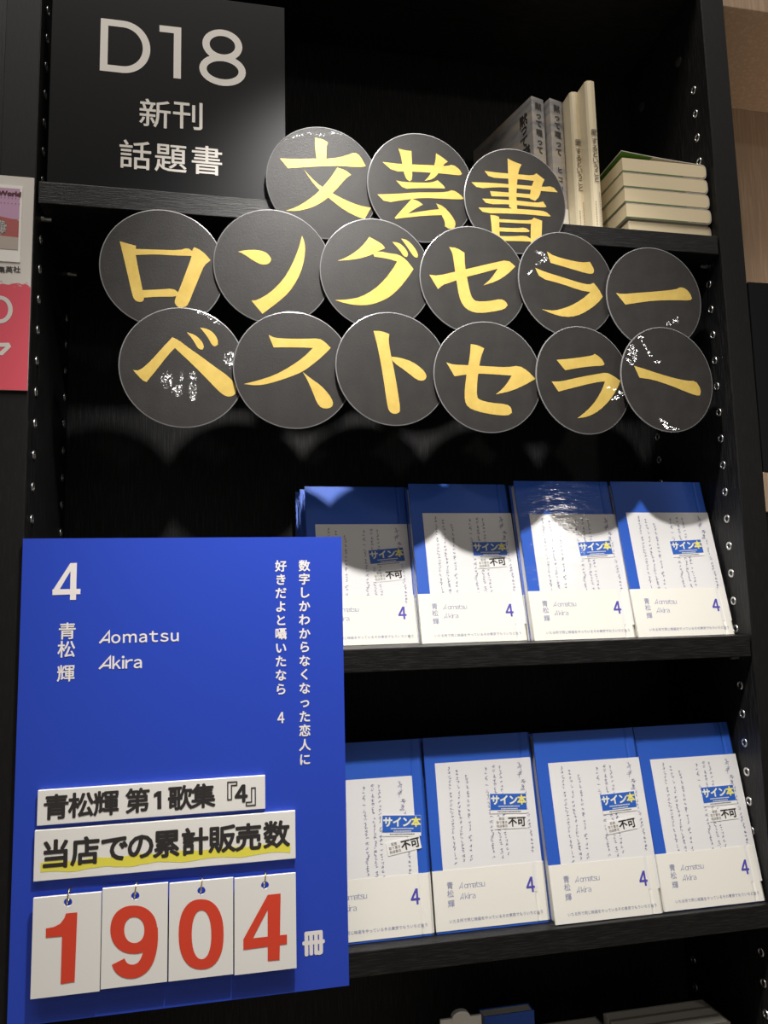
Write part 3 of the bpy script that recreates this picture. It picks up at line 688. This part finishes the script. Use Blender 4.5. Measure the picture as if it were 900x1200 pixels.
    for z, x0, x1 in ((-.0053, -.0115, .0125), (-.0078, -.0085, .0095)):
        x = x0
        while x < x1: l = rd.uniform(.0005, .0011); mb.poly([fr.p(x, z-.0005, .00012), fr.p(x+l, z-.0005, .00012), fr.p(x+l, z+.0006, .00012), fr.p(x, z+.0006, .00012)]); x += l+.0004
    mb.build('pale_lettering', M['stk_cream'], sk)
    mb = MB(); char_at(mb, fr, '本', .0150, .0010, .0102, .00012, .00042); mb.build('yellow_lettering', M['stk_yellow'], sk)
    mb = MB(); x = -.0125
    while x < .013: l = rd.uniform(.0005, .0011); mb.poly([fr.p(x, -.0112, .0), fr.p(x+l, -.0112, .0), fr.p(x+l, -.0101, .0), fr.p(x, -.0101, .0)]); x += l+.0004
    mb.build('small_print', M['ink'], sk)
    nk = MB().box((-.0190, y, -.0065), (.0170, y+.00045, .0062)).build('notice_sticker', M['stk_white'], root)
    fr = Frame((0, y, 0), (1, 0, 0), (0, 0, 1), (0, -1, 0)); mb = MB()
    for k, c in enumerate('不可'): char_at(mb, fr, c, .0012+.0100*k, 0, .0102, .00012, .00035)
    mb.build('lettering', M['ink'], nk)
    mb = MB()
    for s, z in (('配送', .0036), ('取り置き', 0), ('他店客注', -.0036)):
        line_at(mb, fr, s, -.0103 - (len(s)-1)*.0031/2 - .0003, z, .0030, .00012, .00005, .0031)
    mb.build('small_print', M['grey_ink'], nk)
    # shrink wrap skin
    wr = MB().box((-.0006, -.0020, -.0002), (BW+.0006, BT+.0012, BH+.0009)).build('shrink_wrap', M['wrap'], root, bevel=.0012); wr['label'] = 'clear shrink wrap'
    return root
proto = prototype()
z_ = lambda ox, oy, s: (lambda x, y: (ox + x/s, oy + y/s))
BOOKS = [
 ('A1', .3985-BW, .064, 15.0, S2, z_(340,555,5.625), ((528,545),(745,525)), ((556,678),(735,660)), (182,330,755,332), .0, 'leftmost blue wrapped book of the upper row, partly behind the blue panel'),
 ('A2', .5175-BW, .044, 14.2, S2, z_(470,555,5.625), ((480,490),(690,488)), ((508,590),(690,575)), (165,258,718,258), .0, 'second blue wrapped book from the left in the upper row, with two stickers'),
 ('A3', .6400-BW, .027, 13.0, S2, z_(590,550,5.625), ((502,520),(710,508)), None, (187,295,730,292), .0, 'third blue wrapped book in the upper row, with only the blue sticker'),
 ('A4', .7613-BW, .021, 13.5, S2, z_(705,550,5.625), ((465,512),(660,500)), None, (175,280,690,285), .0, 'rightmost blue wrapped book of the upper row, beside the socketed post'),
 ('B1', .3925-BW, .0145, 11.0, S3, z_(400,850,4.444), ((222,510),(408,508)), ((245,645),(405,605)), (None,0,368,262), .0020, 'leftmost blue wrapped book of the lower row, cut off by the blue panel'),
 ('B2', .5160-BW, .0150, 10.7, S3, z_(490,840,4.447), ((382,440),(560,437)), ((405,552),(560,545)), (105,235,570,217), .0022, 'second blue wrapped book of the lower row, blue edge under its cream band'),
 ('B3', .6392-BW, .0052, 12.1, S3, z_(610,840,4.615), ((440,462),(620,440)), ((475,600),(617,570)), (165,250,628,218), .0003, 'third blue wrapped book of the lower row, standing slightly forward'),
 ('B4', .7622-BW, .0060, 13.0, S3, z_(735,835,4.8), ((425,462),(602,445)), ((470,580),(612,562)), (143,255,603,240), .0008, 'rightmost blue wrapped book of the lower row, beside the socketed post'),
]
for i, (k, x, y, lean, z, zz, s1, s2, sh, band, lab) in enumerate(BOOKS):
    o = proto if i == 0 else copy_tree(proto)
    o.location = (x, y + .0025, z + .0004); o.rotation_euler = (-R(lean), 0, 0)
    o['label'] = lab; o['group'] = 'blue shrink wrapped books facing out'
    mw = xf(o); fr = Frame(mw @ Vector((0, -.0016, 0)), mw.col[0].xyz, mw.col[2].xyz, -mw.col[1].xyz)
    def place(part, s, lx):
        a, b = fr.px(zz(*s[0])), fr.px(zz(*s[1])); part.location = ((a[0]+b[0])/2 + lx, 0, (a[1]+b[1])/2)
        part.rotation_euler = (0, -math.atan2(b[1]-a[1], b[0]-a[0]), 0)
    place(child(o, 'signed_copy_sticker'), s1, 0)
    n_ = child(o, 'notice_sticker')
    if s2: place(n_, s2, .001)
    child(o, 'handwritten_sheet')
    b = fr.px(zz(sh[2], sh[3]))
    if sh[0] is None: sx, sz = b[0]-.054, b[1]
    else:
        a = fr.px(zz(sh[0], sh[1])); sx, sz = (a[0]+b[0])/2, (a[1]+b[1])/2
    sx = min(max(sx, .0545), BW-.0545)
    child(o, 'handwritten_sheet').location = (sx, 0, sz)
    child(o, 'paper_band').location = (0, 0, band)
    if k in ('A3', 'A4'):
        for ch in list(n_.children): bpy.data.objects.remove(ch)
        bpy.data.objects.remove(n_)
# the plainer copies stacked behind the leftmost book of the upper row: cover, pages and wrap
def plain_book(loc, lean, lab, group):
    o = bpy.data.objects.new('wrapped_book', None); COL.objects.link(o); o.location = loc; o.rotation_euler = (-R(lean), 0, 0); tag(o, lab, 'book', group)
    for nm in ('cover', 'page_block', 'paper_band', 'shrink_wrap'):
        c = child(proto, nm).copy(); COL.objects.link(c); c.parent = o
    return o
A1 = BOOKS[0]
for k in range(2):
    plain_book((A1[1] - .0035*(k+1), A1[2] + .0025 + (k+1)*(BT+.0036)/math.cos(R(A1[3])), S2+.0004), A1[3],
               ['blue wrapped book directly behind the leftmost one of the upper row', 'blue wrapped book at the back of the leftmost upper stack'][k], 'blue books stacked behind others')

# ------------------------------------------------------------------ books on the top shelf
def upright_book(name, lab, X, Y, rot, t, dep, h, cov, pages, rounded, group):
    o = thing(name, lab, 'book', (X, Y, S1+.0003), (0, 0, R(rot)), group)
    k = .0004 if not rounded else min(.004, t*.3)
    pr = [(0, dep), (0, k), (t*.14, k*.25), (t*.5, 0), (t*.86, k*.25), (t, k), (t, dep), (t-.0014, dep), (t-.0014, k+.002), (.0014, k+.002), (.0014, dep)]
    mb = MB(); n = len(pr)
    mb.add([(x, y, 0) for x, y in pr] + [(x, y, h) for x, y in pr], [(i, (i+1) % n, (i+1) % n+n, i+n) for i in range(n)] + [list(range(n)), list(range(n, 2*n))])
    mb.build('jacket', cov, o)
    MB().box((.0015, k+.0021, .002), (t-.0015, dep-.003, h-.0025)).build('page_block', pages, o)
    mw = xf(o); return o, Frame(mw @ Vector((t/2, -.0002, 0)), mw.col[0].xyz, mw.col[2].xyz, -mw.col[1].xyz)
rnd = random.Random(8)
zt = lambda x, y: (560 + x/5.625, 90 + y/5.625)
for (xl, xr, lab) in (((622.6, 639.6, 'grey photo covered paperback on the top shelf, cover partly showing'), (644.0, 661.5, 'second grey photo covered book, between its twin and a cream book'))):
    Y = .046; a = onY((xl, 114), Y); b = onY((xr, 115.5), Y); t = (b.x-a.x)*.98
    o, fr = upright_book('standing_book', lab, a.x, Y, 15.5, t, .128, .188, M['photo'], M['pages'], False, 'grey paperbacks on the top shelf')
    mb = MB(); v0 = .188
    for c, y in zip('黙って喋って', (.0100, .0215, .0325, .0445, .0560, .0670)): char_at(mb, fr, c, .0002, v0-y-.002, .0100, .0003, .00028)
    for c, y in zip('ヒコロヒー', (.0910, .1030, .1150, .1265, .1370)):
        if c != 'ー': char_at(mb, fr, c, .0002, v0-y-.002, .0086, .0003, .0002)
        else: mb.poly([fr.p(-.0005, v0-y+.002, .0003), fr.p(.0005, v0-y+.002, .0003), fr.p(.0004, v0-y-.006, .0003), fr.p(-.0003, v0-y-.006, .0003)])
    mb.build('spine_lettering', M['ink'], o, True)
    mb = MB().box((-.0002, -.0004, 0), (t+.0002, .050, .046)); bd = mb.build('paper_band', M['jacket_w'], o)
    mb = MB()
    for k in range(9): x = t/2 - .002 + rnd.uniform(-.001, .001); mb.box((x, -.0006, .036-.0032*k), (x+.0022, -.00045, .0378-.0032*k))
    mb.box((t*.05, -.0006, .001), (t*.28, -.00045, .012)).build('band_print', M['teal'], bd)
    mw = xf(o); fs_ = Frame(mw @ Vector((-.0002, 0, 0)), -mw.col[1].xyz, mw.col[2].xyz, -mw.col[0].xyz); mb = MB()
    for c, q in zip('黙って喋って', ((300, 292), (303, 348), (306, 430), (320, 500), (325, 570), (330, 640))):
        u, v = fs_.px(zt(*q)); char_at(mb, fs_, c, u, v, .0165, .0002, .0003)
    mb.build('cover_lettering', M['ink'], o, True)
for (xl, xr, Y, lab) in ((672.3, 683.4, .030, 'cream spined book standing next to the grey books'), (691.3, 703.2, .008, 'cream spined book standing forward beside the flat stack')):
    a = onY((xl, 175), Y); b = onY((xr, 176), Y); t = b.x-a.x-.0004
    o, fr = upright_book('standing_book', lab, a.x, Y, 0, t, .128, .188, M['jacket'], M['pages'], True, 'cream books on the top shelf')
    mb = MB()
    for c, y in zip('愛するということ', (.0835, .0945, .1035, .1115, .1195, .1275, .1350, .1425)): char_at(mb, fr, c, 0, .188+.017-y, .0084, .0003, .00012)
    mb.build('spine_lettering', M['brown_ink'], o, True)
    mb = MB()
    for x_, a_, b_ in ((-t*.22, .006, .034), (t*.2, .004, .046)):
        z = a_
        while z < b_:
            mb.poly([fr.p(x_+q, z+p_, .0003) for q, p_ in ((-.0011, 0), (.0011, 0), (.0010, .0005), (-.0009, .0005))]); mb.poly([fr.p(x_+q, z+p_, .0003) for q, p_ in ((-.0002, 0), (.0003, 0), (.0002, .0018), (-.0003, .0018))]); z += rnd.uniform(.0026, .0034)
    mb.build('small_print', M['grey_ink'], o, True)
# flat stack
FT = .0193; Yf = .010
LEFT = [.6535, .6500, .6490, .6485, .6485]; RIGHT = [.7628, .7622, .7612, .7606, .7600]
FLAB = ['bottom book of the flat cream stack, resting on the top shelf', 'second book up in the flat cream stack', 'middle book of the flat cream stack', 'fourth book up in the flat cream stack', 'top book of the flat cream stack, its cover lifting to show green']
for k in range(5):
    x0, x1 = LEFT[k], RIGHT[k]; z0 = S1 + .0003 + FT*k; wd = x1-x0; t = FT-.0010; dp = .160; c = .0005
    o = thing('lying_book', FLAB[k], 'book', (x0, Yf + (.0035 if k == 0 else 0), z0), (0, 0, 0), 'books lying flat on the top shelf')
    # cover: U profile in x and z, rounded spine at the right, run along y
    rs = .0055
    outer = [(0, 0), (wd-rs, 0)] + arc(wd-rs, t/2, rs, t/2, -80, 80, 8, .75) + ([(wd-rs, t), (0, t)] if k < 4 else [(wd-rs, t)])
    inner = ([(0, t-c), (wd-rs, t-c)] if k < 4 else [(wd-rs, t-c)]) + arc(wd-rs-.0003, t/2, rs-c, t/2-c, 80, -80, 8, .75) + [(wd-rs, c), (0, c)]
    pr = outer + inner; n = len(pr); mb = MB()
    mb.add([(x, 0, z) for x, z in pr] + [(x, dp, z) for x, z in pr], [(i, i+n, (i+1) % n+n, (i+1) % n) for i in range(n)] + [list(range(n)), list(range(n, 2*n))])
    mb.build('jacket', M['jacket_w'], o)
    pt = t-c-.0008
    bl = [(-.0003, c+.0006), (wd-rs, c+.0006)] + arc(wd-rs-.0004, t/2, rs-c-.0004, pt/2-.001, -80, 80, 8, .75) + [(wd-rs, pt), (-.0003, pt)]
    MB().prism([(x, -.0004, z) for x, z in bl], (0, dp-.0002, 0)).build('page_block', M['pages'], o)
    MB().box((-.0004, -.0005, c), (wd*.72, dp-.0003, c+.0006)).build('endpaper', M['green'], o)
    if k == 4:      # lifted front cover: outside and flap white, green endpaper showing under its free corner
        n = 14; up = []; lo = []
        for i in range(n+1):
            f = i/n; x = (wd-rs)*f; zt_ = t + .0078*(1-f)**1.4
            up += [(x-.0008*(1-f), -.0006, zt_), (x-.0008*(1-f), dp, zt_-.002*(1-f))]; lo += [(x-.0008*(1-f), -.0006, zt_-.0006), (x-.0008*(1-f), dp, zt_-.0006-.002*(1-f))]
        mb = MB(); mb.add(up+lo, [(2*i, 2*i+1, 2*i+3, 2*i+2) for i in range(n)] + [(2*n+2+2*i, 2*n+4+2*i, 2*n+5+2*i, 2*n+3+2*i) for i in range(n)] + [(2*i, 2*i+2, 2*n+4+2*i, 2*n+2+2*i) for i in range(n)] + [(0, 2*n+2, 2*n+3, 1)])
        mb.build('lifted_cover', M['jacket_w'], o)
        gp = [(.0, .0, t+.0071), (wd*.36, .0, t+.0028), (wd*.30, .05, t+.0030), (.0, dp-.002, t+.0050)]
        mb = MB(); mb.poly(gp).build('green_lining', M['green'], o)

# ------------------------------------------------------------------ poster on the left post
pz = lambda x, y: (x*.22124, 205 + y*.22083)
PYF = -.0022
fr = Frame((0, PYF, 0), (1, 0, 0), (0, 0, 1), (0, -1, 0))
tl, br = onY((40.5, 208.5), PYF), onY((31, 457.5), PYF); xr = .0; xl = -.125
ps = thing('poster', 'white and pink red poster fixed across the left post', 'poster', ((xr+xl)/2, PYF, br.z))
MB().box((xl, PYF, br.z), (xr-.0003, -.0004, tl.z)).build('sheet', M['poster_white'], ps, True)
mb = MB(); rnd = random.Random(2); q = []
zed = fr.px(pz(80, 582))[1]; 
for k in range(46): q.append((xl + (xr-.0003-xl)*k/45, zed + .0012*math.sin(k*.8) + rnd.uniform(-.0012, .0012)))
mb.poly([fr.p(*t, .0002) for t in q] + [fr.p(xr-.0003, br.z, .0002), fr.p(xl, br.z, .0002)]); o = mb.build('red_field', M['pink'], ps, True); o['label'] = 'pink red field with a torn upper edge'
mb = MB()
for k in range(40):
    x = xl + (xr-.001-xl)*rnd.random(); z = zed + rnd.uniform(-.0035, .0042); s = rnd.uniform(.001, .005)
    mb.poly([fr.p(x, z, .0003), fr.p(min(x+s, xr-.0004), z+rnd.uniform(-.0004, .0004), .0003), fr.p(min(x+s*.6, xr-.0004), z+rnd.uniform(.0004, .0012), .0003)])
mb.build('torn_edge', mat('pale_pink_paper', (.74, .42, .42), .6), ps, True)
u1 = fr.px(pz(114, 260))[0]; vt = fr.px(pz(118, 62))[1]; vb = fr.px(pz(106, 465))[1]; it = fr.px(pz(115, 78))[1]; ib = fr.px(pz(98, 400))[1]
cover = MB().box((xl+.02, PYF-.0008, vb), (u1, PYF-.0001, vt)).build('book_picture', M['white'], ps, True)
d = .0010; iu = u1-.0022; r1 = fr.px(pz(108, 240))[1]; r2 = fr.px(pz(100, 335))[1]
MB().poly([fr.p(xl+.022, it, d), fr.p(iu, it, d), fr.p(iu, r1, d), fr.p(xl+.022, r1, d)]).build('picture_sky', M['pic_sky'], cover, True)
MB().poly([fr.p(xl+.022, r1+.004, d+.0001), fr.p(-.03, r1+.002, d+.0001), fr.p(iu, r1-.001, d+.0001), fr.p(iu, r2, d+.0001), fr.p(xl+.022, r2+.004, d+.0001)]).build('picture_ridge', M['pic_ridge'], cover, True)
MB().poly([fr.p(xl+.022, r2+.004, d+.0001), fr.p(iu, r2, d+.0001), fr.p(iu, ib, d+.0001), fr.p(xl+.022, ib, d+.0001)]).build('picture_sand', M['pic_sand'], cover, True)
bcx, bcz = fr.px(pz(-12, 278)); MB().poly([fr.p(bcx+.0085*math.cos(t*math.pi/14), bcz+.0085*math.sin(t*math.pi/14), d+.0002) for t in range(28)]).build('picture_ball', M['pic_ball'], cover, True)
mb = MB(); a = fr.px(pz(14, 85)); b = fr.px(pz(14, 112)); c = fr.px(pz(115, 110))
text_fit(mb, fr, 'World', a[0]-.0035, c[0]-.0003, b[1], a[1], d+.0003, .0004)
text_fit(mb, fr, 'o', a[0]-.0110, a[0]-.0050, b[1], b[1]+(a[1]-b[1])*.75, d+.0003, .0004)
for z, x0 in ((fr.px(pz(60, 128))[1], -.030), (fr.px(pz(60, 156))[1], -.030)):
    for k in range(6): mb.poly([fr.p(x0+.0033*k+q, z+p_, d+.0003) for q, p_ in ((0, 0), (.0007, 0), (.0007, .0007), (0, .0007))])
mb.build('title_lettering', M['maroon'], cover, True)
mb = MB()
for ch, x in (('集', 8), ('英', 49), ('社', 90)): u, v = fr.px(pz(x, 503)); char_at(mb, fr, ch, u, v, .0068, .0003, .00016)
mb.build('publisher_lettering', M['ink'], ps, True)
mb = MB(); cu, cv = fr.px(pz(0, 715)); rx = fr.px(pz(56, 715))[0]-cu; ry = fr.px(pz(0, 652))[1]-cv
stroke(mb, fr, arc(cu, cv, rx, ry, 0, 360, 36)[:-1], .0040, .0004, True)
mb.poly([fr.p(*fr.px(pz(*t)), .0004) for t in ((-40, 893), (48, 891), (60, 912), (14, 958), (-4, 956), (-6, 944), (30, 913), (-40, 913))])
mb.build('white_lettering', M['poster_white'], ps, True)

# ------------------------------------------------------------------ things on the lowest shelf in view
def low_book(X, Y, wd, h, lab, cov):
    o = thing('faced_out_book', lab, 'book', (X, Y, S4+.0003), (0, 0, 0), 'books on the lowest shelf')
    MB().box((0, 0, 0), (wd, .0011, h)).build('front_cover', cov, o)
    MB().box((0, .0149, 0), (wd, .016, h)).build('back_cover', cov, o)
    MB().box((wd-.0008, .0011, 0), (wd, .0149, h)).build('spine', cov, o)
    MB().box((.001, .00115, .001), (wd-.0009, .01485, h-.001)).build('page_block', M['pages_w'], o)
grey = mat('grey_tan_cover', (.30, .27, .23), .6)
LOW = {1: 'nearest of the three showing', 2: 'between two others', 3: 'rearmost of the three showing'}
for k in (1, 2, 3):
    low_book(.606, .028 + .0175*k, .126, .1835, f'pale topped book at the lower edge of the photo, {LOW[k]}', grey)
low_book(.472, .030 + .0175*3, .126, .1800, 'pale topped book on the lowest shelf, left of the three stacked ones', grey)
a = onY((567, 1190), .070); b = onY((626, 1186), .070)
low_book(a.x, .070, b.x-a.x, (a.z+b.z)/2 - S4, 'dark blue book on the lowest shelf beside a white card', M['cover'])
c = onY((540, 1196), .045)
pc = thing('price_card', 'small white card with a round top clip on the lowest shelf', 'card', (c.x, .045, S4))
MB().box((c.x-.022, .044, S4), (c.x+.022, .047, c.z+.0035)).build('card', M['white'], pc, True, .0005)
MB().prism([(c.x+.0095*math.cos(t*math.pi/12), .0425, c.z+.004+.0060*math.sin(t*math.pi/12)) for t in range(24)], (0, .006, 0)).build('round_clip', M['white'], pc, True)
